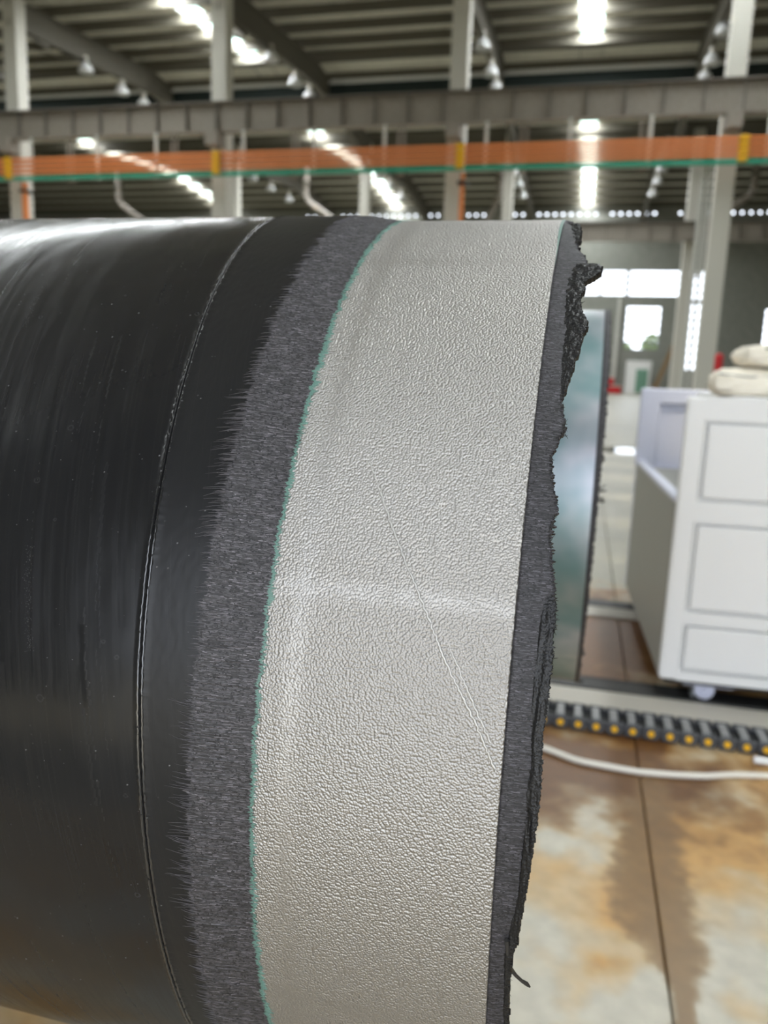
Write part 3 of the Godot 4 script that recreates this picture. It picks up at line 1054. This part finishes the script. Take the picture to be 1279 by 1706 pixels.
	for i in ths.size():
		var th := ths[i]
		var tooth := 0.0008 * absf(r.randfn()) + (0.0022 * r.randf() if r.randf() < 0.12 else 0.0)
		jag_o[th] = (look_up(OUTLINE, th) * 0.001 if th <= FINE1 else (lerpf(0.004, 0.0015, clampf((th - FINE1) / 15.0, 0.0, 1.0)) if th < 290.0 else lerpf(0.0015, 0.013, (th - 290.0) / 28.0))) + tooth - 0.0006
	jag_o[ths[-1]] = jag_o[ths[0]]
	var ring := func(th: float) -> Array:
		var xo: float = jag_o[th]
		var e := cut_back(th)
		var out := [Vector2(e + 0.0001, RS - 0.0030), Vector2(e + 0.0001, RS - 0.0004)]
		for k in 10:
			var t := (k + 1) / 10.0
			out.append(Vector2(e + xo * t, RS - 0.0004 - 0.0014 * t * t + (0.00005 * r.randfn() if th < FINE1 else 0.0)))
		out.append(Vector2(e + xo + 0.0003, RS - 0.0032))
		out.append(Vector2(e + xo - 0.0006, RS - 0.0060))
		out.append(Vector2(e + minf(0.0012, xo * 0.4), RS - 0.0062))
		return out
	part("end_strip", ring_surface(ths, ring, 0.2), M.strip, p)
	part("epoxy_sliver", ring_surface(PackedFloat32Array(range(58, 84)), func(th: float) -> Array: return [Vector2(0.0002 - (0.0024 + 0.0003 * sin(th * 3.0)) * smoothstep(58.0, 70.0, th), RS + 0.00002), Vector2(0.0001 - 0.001 * smoothstep(58.0, 70.0, th), RS + 0.0002 * smoothstep(58.0, 70.0, th)), Vector2(0.0003, RS - 0.0001)], 0.2), M.epoxy, p)
	part("torn_flap", flap(FLAP_A, 101, 0.22, 0.28), M.torn, p)
	part("torn_flap", flap(FLAP_B, 102, 0.05), M.torn, p)
	part("torn_burr", flap(BURR, 103, 0.3), M.torn, p)
	# loose fibres: one long strand, small tufts, short teeth along the torn edge
	st = st_new()
	tube(st, [on_pipe(0.010, -5.2, RS + 0.0005), Vector3(0.0125, -0.064, 0.444), Vector3(0.0165, -0.074, 0.438), Vector3(0.0205, -0.0805, 0.434), Vector3(0.0238, -0.0845, 0.431), Vector3(0.0258, -0.087, 0.430)], [0.0014, 0.0014, 0.0012, 0.0011, 0.0014, 0.0006], 8)
	part("loose_strand", st.commit(), M.fibre, p)
	st = st_new()
	for c in [[20.0, 0.0245, 18], [17.6, 0.0245, 14], [36.2, 0.0200, 12], [27.0, 0.018, 8], [51.0, 0.0235, 8]]:
		for k in int(c[2]):
			var a := on_pipe(c[1] - 0.002, c[0] + r.randfn() * 0.35, RS - 0.001)
			var d := Vector3(r.randf_range(0.2, 1.0), r.randfn() * 0.6, r.randfn() * 0.5).normalized() * r.randf_range(0.002, 0.0055)
			tube(st, [a, a + d * 0.5 + Vector3(0, r.randfn(), r.randfn()) * 0.0007, a + d], [0.0003, 0.00025, 0.0001], 4)
	for i in 260:
		var th := r.randf_range(-30, 40)
		var xo := look_up(OUTLINE, th) * 0.001
		if th < 22.0:
			if i % 3 > 0:
				continue
			xo = look_up(FLAP_B, th) * 0.001
			for q in FLAP_B.size() - 1:
				if th <= FLAP_B[q][0] and th >= FLAP_B[q + 1][0]:
					xo = lerpf(FLAP_B[q][2], FLAP_B[q + 1][2], (FLAP_B[q][0] - th) / (FLAP_B[q][0] - FLAP_B[q + 1][0])) * 0.001
		var a := on_pipe(xo - 0.0015, th, RS - 0.001)
		var d := Vector3(r.randf_range(0.6, 1.0), r.randfn() * 0.35, r.randfn() * 0.3) * r.randf_range(0.0012, 0.0034)
		tube(st, [a, a + d * 0.6, a + d + Vector3(0, r.randfn() * 0.0006, 0)], [0.00035, 0.00025, 0.0001], 4)
	var fib := part("torn_fibres", st.commit(), M.fibre, p)
	fib.set_meta("kind", "stuff")
	# the steel tube inside the coating
	part("pipe_wall", ring_surface(half, func(th: float) -> Array: return [Vector2(-0.3, RS - 0.0004), Vector2(cut_back(th) - 0.016, RS - 0.0004), Vector2(cut_back(th) - 0.013, RS - 0.0064), Vector2(cut_back(th) - 0.012, RS - 0.0075), Vector2(cut_back(th) - 0.012, RS - 0.0155), Vector2(-0.05, RS - 0.0160), Vector2(-12.0, RS - 0.0160), Vector2(-12.0, RB)], 0.3), M.bore, p)

	# second pipe behind it
	var b := thing("coated_pipe", "second coated pipe behind the first, its bare end band stained teal", "pipe", "", Vector3(0, AXIS, PIPE2_Z))
	var coarse := PackedFloat32Array()
	for i in 721:
		coarse.append(FINE0 + i * 0.5)
	var jag_b := {}
	for i in coarse.size():
		jag_b[coarse[i]] = 0.0735 + 0.0025 * sin(deg_to_rad(coarse[i]) * 2.0) + 0.0011 * r.randfn() + (0.003 * r.randf() if r.randf() < 0.1 else 0.0)
	jag_b[coarse[-1]] = jag_b[coarse[0]]
	part("black_coating", ring_surface(half, func(_th: float) -> Array: return [Vector2(-12.0, RB), Vector2(-6.0, RB), Vector2(-2.0, RB), Vector2(-0.5, RB), Vector2(-0.14, RB)], 0.2), M.pe, b)
	part("brushed_bevel", ring_surface(half, func(_th: float) -> Array: return [Vector2(-0.14, RB), Vector2(-0.12, RB - 0.002), Vector2(-0.10, RS + 0.0004)], 0.2), M.brushed, b)
	part("steel_band", ring_surface(half, func(_th: float) -> Array: return [Vector2(-0.10, RS), Vector2(-0.04, RS), Vector2(0.0, RS), Vector2(0.04, RS), Vector2(0.0625, RS)], 0.5), M.teal, b)
	part("end_strip", ring_surface(coarse, func(th: float) -> Array: return [Vector2(0.0625, RS - 0.001), Vector2(0.0627, RS + 0.0026), Vector2(lerpf(0.063, jag_b[th], 0.6), RS + 0.003), Vector2(jag_b[th], RS + 0.0015), Vector2(jag_b[th] + 0.0005, RS - 0.003), Vector2(0.064, RS - 0.006)], 0.2), M.brushed, b)
	part("pipe_wall", ring_surface(half, func(_th: float) -> Array: return [Vector2(0.0, RS - 0.0004), Vector2(0.066, RS - 0.0006), Vector2(0.068, RS - 0.0075), Vector2(0.068, RS - 0.0155), Vector2(-12.0, RS - 0.0160), Vector2(-12.0, RB)], 0.3), M.bore, b)
	st = st_new()
	for c in [[10.5, 0.074, 0.016], [8.0, 0.075, 0.012], [30.0, 0.073, 0.006], [24.0, 0.073, 0.006], [18.5, 0.074, 0.007], [-62.0, 0.070, 0.014]]:
		for k in 5:
			var a := on_pipe(c[1], c[0] + r.randfn() * 0.4, RS)
			var d := Vector3(r.randf_range(0.6, 1.0), r.randf_range(-0.2, 0.9) * signf(c[0]), r.randfn() * 0.3).normalized() * float(c[2]) * r.randf_range(0.6, 1.1)
			tube(st, [a, a + d * 0.5 + Vector3(0.002, -0.001, 0), a + d], [0.0011, 0.0012, 0.0005], 5)
	var fb := part("torn_fibres", st.commit(), M.fibre, b)
	fb.set_meta("kind", "stuff")



func ring_coating(ths: PackedFloat32Array, f: Callable) -> ArrayMesh:
	var rows := []
	var uvs := []
	for th in ths:
		var row := PackedVector3Array()
		var uv := PackedVector2Array()
		for q: Vector2 in f.call(th):
			row.append(on_pipe(q.x, th, q.y))
			uv.append(Vector2((q.x + 0.75) / 0.6, (84.0 - th) / 130.0))
		rows.append(row)
		uvs.append(uv)
	return loft(rows, uvs)


func flap(table: Array, seed_: int, along: float, rough := 0.5) -> ArrayMesh:
	# a torn lip of plastic: a closed sheet between an inner and an outer edge, folded and lifted
	var n := fnl(260.0, FastNoiseLite.TYPE_SIMPLEX_SMOOTH, 4, seed_)
	var ins := []
	var outs := []
	var lifts := []
	for q in table:
		ins.append([q[0], q[1]])
		outs.append([q[0], q[2]])
		lifts.append([q[0], q[3]])
	var rows := []
	var uvs := []
	var th: float = table[-1][0]
	var r := RandomNumberGenerator.new()
	r.seed = seed_
	while th <= table[0][0]:
		var xi := look_up(ins, th) * 0.001 + 0.0006 * n.get_noise_2d(th * 0.008, 3.0)
		var xo := look_up(outs, th) * 0.001 + 0.0012 * n.get_noise_2d(th * 0.02, 7.0) + 0.0004 * r.randfn()
		var up := look_up(lifts, th) * 0.001
		var row := PackedVector3Array()
		var uv := PackedVector2Array()
		for k in 15:
			var t := k / 14.0
			var x := lerpf(xi, xo, t)
			var fold := n.get_noise_3d(x * 1.0, deg_to_rad(th) * along, 0.0)
			var crease := absf(n.get_noise_3d(x * 2.2, deg_to_rad(th) * along * 0.6, 5.0))
			var h := up * (0.35 * sin(t * PI) + 0.65 * t * t) + up * rough * fold - up * rough * crease * sin(t * PI)
			row.append(on_pipe(x, th, RS - 0.0018 + h + 0.0004 * minf(1.0, t * 6.0)))
			uv.append(Vector2(x / 0.03, deg_to_rad(th) * 0.45 / 0.03))
		for k in 5:
			var t := 1.0 - k / 4.0
			var x := lerpf(xi, xo - 0.0003, t)
			row.append(on_pipe(x, th, RS - 0.0052 + up * 0.35 * t))
			uv.append(Vector2(x / 0.03, deg_to_rad(th) * 0.45 / 0.03))
		rows.append(row)
		uvs.append(uv)
		th += 0.09
	return loft(rows, uvs)


# ---------------------------------------------------------------- the white machine cabinet
func machine() -> void:
	var c := thing("machine_cabinet", "white machine cabinet with three drawer fronts standing on floor rails", "cabinet", "", Vector3(0.418, 0, -2.33), deg_to_rad(2.4))
	# front: a frame round three recessed fronts
	var st := st_new()
	var W := 1.15
	var rows := [[0.138, 0.338], [0.388, 0.751], [0.835, 1.145]]
	var l := 0.075
	bevel_box(st, Vector3(0, 0.10, -0.04), Vector3(l, 1.235, 0), 0.008)
	bevel_box(st, Vector3(W - l, 0.10, -0.04), Vector3(W, 1.235, 0), 0.008)
	var ys := [0.10, 0.138, 0.338, 0.388, 0.751, 0.835, 1.145, 1.235]
	for k in range(0, 8, 2):
		box(st, Vector3(l - 0.01, ys[k], -0.04), Vector3(W - l + 0.01, ys[k + 1], -0.0006))
	part("front_frame", st.commit(), M.white, c)
	part("front_backing", box_mesh(Vector3(0.02, 0.11, -0.055), Vector3(W - 0.02, 1.225, -0.028)), M.white, c)
	for q in rows:
		part("drawer_front", box_mesh(Vector3(l + 0.011, q[0] + 0.011, -0.03), Vector3(W - l - 0.011, q[1] - 0.011, -0.002), 0.006), M.white, c)
	part("side_panel", box_mesh(Vector3(0.0, 0.10, -1.46), Vector3(0.03, 0.815, -0.056), 0.006), M.olive, c)
	part("side_rim", box_mesh(Vector3(-0.004, 0.815, -1.46), Vector3(0.045, 0.838, -0.056), 0.006), M.lavender, c)
	# back: tall panel with a framed recess
	st = st_new()
	bevel_box(st, Vector3(-0.01, 0.80, -1.52), Vector3(0.10, 1.24, -1.46), 0.008)
	bevel_box(st, Vector3(0.09, 1.155, -1.52), Vector3(W, 1.24, -1.461), 0.008)
	box(st, Vector3(-0.0, 0.10, -1.52), Vector3(W, 0.80, -1.462))
	part("back_panel", st.commit(), M.lavender, c)
	part("recess_panel", box_mesh(Vector3(0.09, 0.80, -1.53), Vector3(W, 1.16, -1.505)), M.lavender, c)
	part("desk_top", box_mesh(Vector3(0.03, 0.775, -1.46), Vector3(W, 0.80, -0.056), 0.004), M.olive, c)
	part("upper_housing", box_mesh(Vector3(0.20, 0.80, -1.0), Vector3(W, 1.236, -0.056), 0.01), M.white, c)
	part("end_panel", box_mesh(Vector3(W - 0.03, 0.10, -1.46), Vector3(W, 0.775, -0.056), 0.006), M.white, c)
	st = st_new()
	box(st, Vector3(0.02, 0.085, -1.5), Vector3(W - 0.02, 0.10, -0.01))
	part("base_plate", st.commit(), M.dark, c)
	for z: float in [-0.05, -1.30]:
		for x: float in [0.185, 0.98]:
			var w := part("wheel", wheel_mesh(0.040, 0.035), M.lavender, c, Vector3(x, 0.0555, z))
			part("axle_bracket", box_mesh(Vector3(-0.09, 0.022, -0.03), Vector3(0.11, 0.042, 0.035), 0.004), M.lavender, w)
			part("fork", box_mesh(Vector3(-0.05, -0.03, -0.028), Vector3(-0.042, 0.022, 0.028)), M.grey, w)
	# rails on the floor, one under each pair of wheels
	for k in 2:
		var z: float = [-2.40, -3.65][k]
		var o := thing("floor_rail", ["near rail on the floor with pale edging below the cabinet", "far rail on the floor under the back of the cabinet"][k], "rail", "", Vector3(0, 0, z))
		part("rail_head", box_mesh(Vector3(-8, 0.004, -0.05), Vector3(8, 0.0155, 0.05), 0.003), M.iron, o)
		part("pale_edging", box_mesh(Vector3(-8, 0.0, 0.055), Vector3(8, 0.012, 0.225), 0.004), M.rail, o)
		part("rail_foot", box_mesh(Vector3(-8, 0.0, -0.11), Vector3(8, 0.004, 0.055)), M.dark, o)
	# sacks on top
	var sk := [[Vector3(0.69, 1.238, -2.75), Vector3(0.29, 0.125, 0.30), "cream sack lying lowest at the left on the cabinet top"], [Vector3(1.04, 1.238, -2.78), Vector3(0.32, 0.13, 0.30), "cream sack lying at the right on the cabinet top"], [Vector3(0.83, 1.36, -2.76), Vector3(0.38, 0.10, 0.28), "cream sack on top of the two sacks on the cabinet"]]
	for k in sk.size():
		var o := thing("fabric_sack", sk[k][2], "sack", "sacks on the cabinet", sk[k][0], 0.2 * k - 0.1)
		part("sack_body", sack_mesh(sk[k][1], 60 + k), M.sack, o)
		st = st_new()
		var s: Vector3 = sk[k][1]
		tube(st, [Vector3(-s.x * 0.40, s.y * 0.70, s.z * 0.42), Vector3(0, s.y * 0.62, s.z * 0.50), Vector3(s.x * 0.40, s.y * 0.68, s.z * 0.42)], [0.004], 6)
		part("stitched_hem", st.commit(), M.olive, o)


func wheel_mesh(r: float, w: float) -> ArrayMesh:
	# a wheel turning about z
	var st := st_new()
	var t := Transform3D(Basis(Vector3.RIGHT, PI / 2), Vector3.ZERO)
	var raw := st_new()
	lathe(raw, [[0.0, -w * 0.35], [r * 0.3, -w * 0.35], [r * 0.32, -w * 0.5], [r * 0.9, -w * 0.5], [r, -w * 0.35], [r, w * 0.35], [r * 0.9, w * 0.5], [r * 0.6, w * 0.5], [r * 0.55, w * 0.3], [r * 0.3, w * 0.3], [r * 0.26, w * 0.6], [0.0, w * 0.6]], 28)
	st.append_from(raw.commit(), 0, t)
	return st.commit()


func sack_mesh(s: Vector3, seed_: int) -> ArrayMesh:
	var n := fnl(9.0, FastNoiseLite.TYPE_SIMPLEX_SMOOTH, 3, seed_)
	var rows := []
	var uvs := []
	for i in 33:
		var v := PI * (i / 32.0 - 0.5)
		var row := PackedVector3Array()
		var uv := PackedVector2Array()
		for j in 49:
			var u := TAU * j / 48.0
			var d := Vector3(cos(u) * cos(v), sin(v), sin(u) * cos(v))
			var q := Vector3(signf(d.x) * pow(absf(d.x), 0.55), signf(d.y) * pow(absf(d.y), 0.75), signf(d.z) * pow(absf(d.z), 0.6))
			var p := q * s * 0.5
			p *= 1.0 + 0.11 * n.get_noise_3d(d.x * 0.4, d.y * 0.3, d.z * 0.4 + sin(u) * 0.0)
			p.y = maxf(p.y, -s.y * 0.40) + s.y * 0.40
			row.append(p)
			uv.append(Vector2(j / 48.0, i / 32.0))
		rows.append(row)
		uvs.append(uv)
	return loft(rows, uvs, true)


# ---------------------------------------------------------------- on the floor
func floor_things() -> void:
	# plastic drag chain with yellow pins
	var c := thing("drag_chain", "black cable drag chain with yellow pins lying along the rail", "cable chain", "", Vector3(0, 0, -1.96))
	var plate := st_new()
	bevel_box(plate, Vector3(-0.028, 0.002, 0.0), Vector3(0.028, 0.05, 0.012), 0.004)
	bevel_box(plate, Vector3(-0.040, 0.008, -0.010), Vector3(0.012, 0.044, -0.001), 0.003)
	bevel_box(plate, Vector3(-0.028, 0.002, -0.132), Vector3(0.028, 0.05, -0.120), 0.004)
	bevel_box(plate, Vector3(-0.040, 0.008, -0.119), Vector3(0.012, 0.044, -0.110), 0.003)
	bevel_box(plate, Vector3(-0.018, 0.002, -0.11), Vector3(0.018, 0.008, -0.01), 0.002)
	var pm := plate.commit()
	var bar := st_new()
	bevel_box(bar, Vector3(-0.017, 0.042, -0.112), Vector3(0.012, 0.051, -0.008), 0.003)
	var bm := bar.commit()
	var pin := st_new()
	cyl(pin, Vector3(0, 0.027, 0.010), Vector3(0, 0.027, 0.0165), 0.0125, 0.0115, 18)
	var ym := pin.commit()
	var x := -0.86
	while x < 1.5:
		var l := part("chain_link", pm, M.chain, c, Vector3(x, 0, 0))
		part("crossbar", bm, M.chain_bar, l)
		part("yellow_pin", ym, M.yellow, l)
		x += 0.0645
	var st := st_new()
	for k in 3:
		cyl(st, Vector3(-0.9, 0.018, -0.035 - k * 0.026), Vector3(1.55, 0.018, -0.035 - k * 0.026), 0.010, 0.010, 10)
	part("cable", st.commit(), M.dark, c)
	# white hose
	st = st_new()
	var key := [Vector3(-1.0, 0, -1.80), Vector3(-0.5, 0, -1.82), Vector3(-0.01, 0, -1.752), Vector3(0.11, 0, -1.690), Vector3(0.3, 0, -1.676), Vector3(0.52, 0, -1.715), Vector3(0.73, 0, -1.785), Vector3(1.2, 0, -1.74), Vector3(1.8, 0, -1.66)]
	var cv := Curve3D.new()
	for k in key.size():
		var d: Vector3 = (key[mini(k + 1, key.size() - 1)] - key[maxi(k - 1, 0)]) / 6.0
		cv.add_point(key[k] + Vector3.UP * 0.0105, -d, d)
	var pts := []
	for k in 80:
		pts.append(cv.sample_baked(cv.get_baked_length() * k / 79.0))
	tube(st, pts, [0.0105], 12)
	var h := part("white_hose", st.commit(), M.hose, self)
	tag(h, "thin white hose curving over the stained floor before the chain", "hose")
	st = st_new()
	cyl(st, Vector3(0.70, 0.0135, -1.885), Vector3(1.7, 0.0135, -1.85), 0.013, 0.013, 14)
	var s := part("white_tube", st.commit(), M.white, self)
	tag(s, "end of a straight white tube at the right frame edge", "tube")
	# puddle far down the aisle
	var rows := []
	var uvs := []
	var nz := fnl(0.9, FastNoiseLite.TYPE_SIMPLEX_SMOOTH, 2, 90)
	for i in 7:
		var row := PackedVector3Array()
		var uv := PackedVector2Array()
		for j in 41:
			var a := TAU * j / 40.0
			var rr := (i / 6.0) * (1.0 + 0.25 * nz.get_noise_2d(cos(a), sin(a)))
			row.append(Vector3(cos(a) * rr * 0.62, 0.004 - 0.0035 * pow(i / 6.0, 6.0), -sin(a) * rr * 0.75))
			uv.append(Vector2(rr, a))
		rows.append(row)
		uvs.append(uv)
	var pd := part("water_puddle", loft(rows, uvs, true), M.water, self, Vector3(0.86, 0, -13.8))
	tag(pd, "small puddle on the floor mirroring a bright window", "puddle")


# ---------------------------------------------------------------- at the far end
func far_things() -> void:
	var st := st_new()
	var o := thing("standpipe", "thin red standpipe rising behind the cabinet's left top corner", "pipe", "", Vector3(2.02, 0, -12.4))
	cyl(st, Vector3(0, 0.03, 0), Vector3(0, 1.62, 0), 0.062, 0.062, 16)
	part("pipe_run", st.commit(), M.red, o)
	st = st_new()
	lathe(st, [[0.0, 0.0], [0.12, 0.0], [0.12, 0.03], [0.065, 0.04], [0.0, 0.04]], 18)
	part("base", st.commit(), M.red, o)
	st = st_new()
	lathe(st, [[0.0, 1.6], [0.066, 1.6], [0.066, 1.66], [0.03, 1.70], [0.0, 1.70]], 16)
	part("cap", st.commit(), M.red, o)
	# pale green cupboard by the end wall
	o = thing("steel_locker", "white locker with a green door by the far wall windows", "locker", "", Vector3(3.0, 0, -61.0))
	part("body", box_mesh(Vector3(0, 0, -0.8), Vector3(1.75, 2.45, 0), 0.03), M.white, o)
	part("door", box_mesh(Vector3(0.7, 0.12, 0.0), Vector3(1.55, 1.85, 0.05), 0.02), M.cabinet_green, o)
	# red crates left of it
	for k in 3:
		o = thing("red_crate", ["low red crate farthest left by the far wall", "low red crate beside the white locker", "red crate stacked on the two low crates"][k], "crate", "red crates by the far wall", Vector3([0.6, 1.75, 1.2][k], [0.0, 0.0, 0.62][k], -61.2))
		st = st_new()
		for sx: float in [0.0, 0.96]:
			box(st, Vector3(sx, 0, -0.7), Vector3(sx + 0.04, 0.6, 0))
		box(st, Vector3(0, 0, -0.04), Vector3(1.0, 0.6, 0))
		box(st, Vector3(0, 0, -0.7), Vector3(1.0, 0.6, -0.66))
		box(st, Vector3(0, 0, -0.7), Vector3(1.0, 0.04, 0))
		part("body", st.commit(), M.red, o)
		part("rim", box_mesh(Vector3(-0.03, 0.54, 0.0), Vector3(1.03, 0.6, 0.03)), M.hose, o)
	# leaning ochre beam and a pale plinth
	o = thing("leaning_beam", "ochre beam leaning against the far wall right of the locker", "beam", "", Vector3(5.0, 0, -60.6))
	st = st_new()
	i_beam(st, Vector3(0.0, 0.24, 0.0), Vector3(1.7, 4.9, -2.1), 0.24, 0.3, Vector3.BACK)
	part("beam", st.commit(), M.ochre, o)
	o = thing("wall_pipe", "thin pale downpipe on the far wall below the high windows", "pipe", "", Vector3(2.2, 0, -62.8))
	st = st_new()
	cyl(st, Vector3(0, 0, 0), Vector3(0, 7.1, 0), 0.14, 0.14, 12)
	part("pipe_run", st.commit(), M.rod, o)
	part("clip", box_mesh(Vector3(-0.2, 4.2, -0.22), Vector3(0.2, 4.3, 0.16)), M.rod, o)
	# greenery outside the end wall
	var r := RandomNumberGenerator.new()
	r.seed = 4
	for n in 2:
		var size: Vector3 = [Vector3(0.95, 2.5, 1.0), Vector3(0.75, 2.1, 0.9)][n]
		var hedge := thing("shrub", ["taller green shrub outside at the right foot of the square window", "lower green shrub outside at the left foot of the square window"][n], "shrub", "", Vector3([4.95, 3.0][n], -0.05, [-66.6, -66.2][n]))
		st = st_new()
		cyl(st, Vector3(0, 0, 0), Vector3(0.1, size.y * 1.1, 0), 0.12, 0.06, 8)
		part("stem", st.commit(), M.ochre, hedge)
		var leaf := st_new()
		for k in 5200:
			var d := Vector3(r.randfn(), r.randfn(), r.randfn()).normalized() * pow(r.randf(), 0.5)
			var p := d * size + Vector3(0, size.y * 0.95, 0)
			var bs := Basis.from_euler(Vector3(r.randf() * TAU, r.randf() * TAU, 0)) * r.randf_range(0.14, 0.26)
			quad(leaf, p + bs * Vector3(-0.5, 0, 0), p + bs * Vector3(0, -0.3, 0.1), p + bs * Vector3(1.0, 0, 0), p + bs * Vector3(0, 0.3, 0.1))
		var lf := part("foliage", leaf.commit(), M.leaf, hedge)
		lf.set_meta("kind", "stuff")
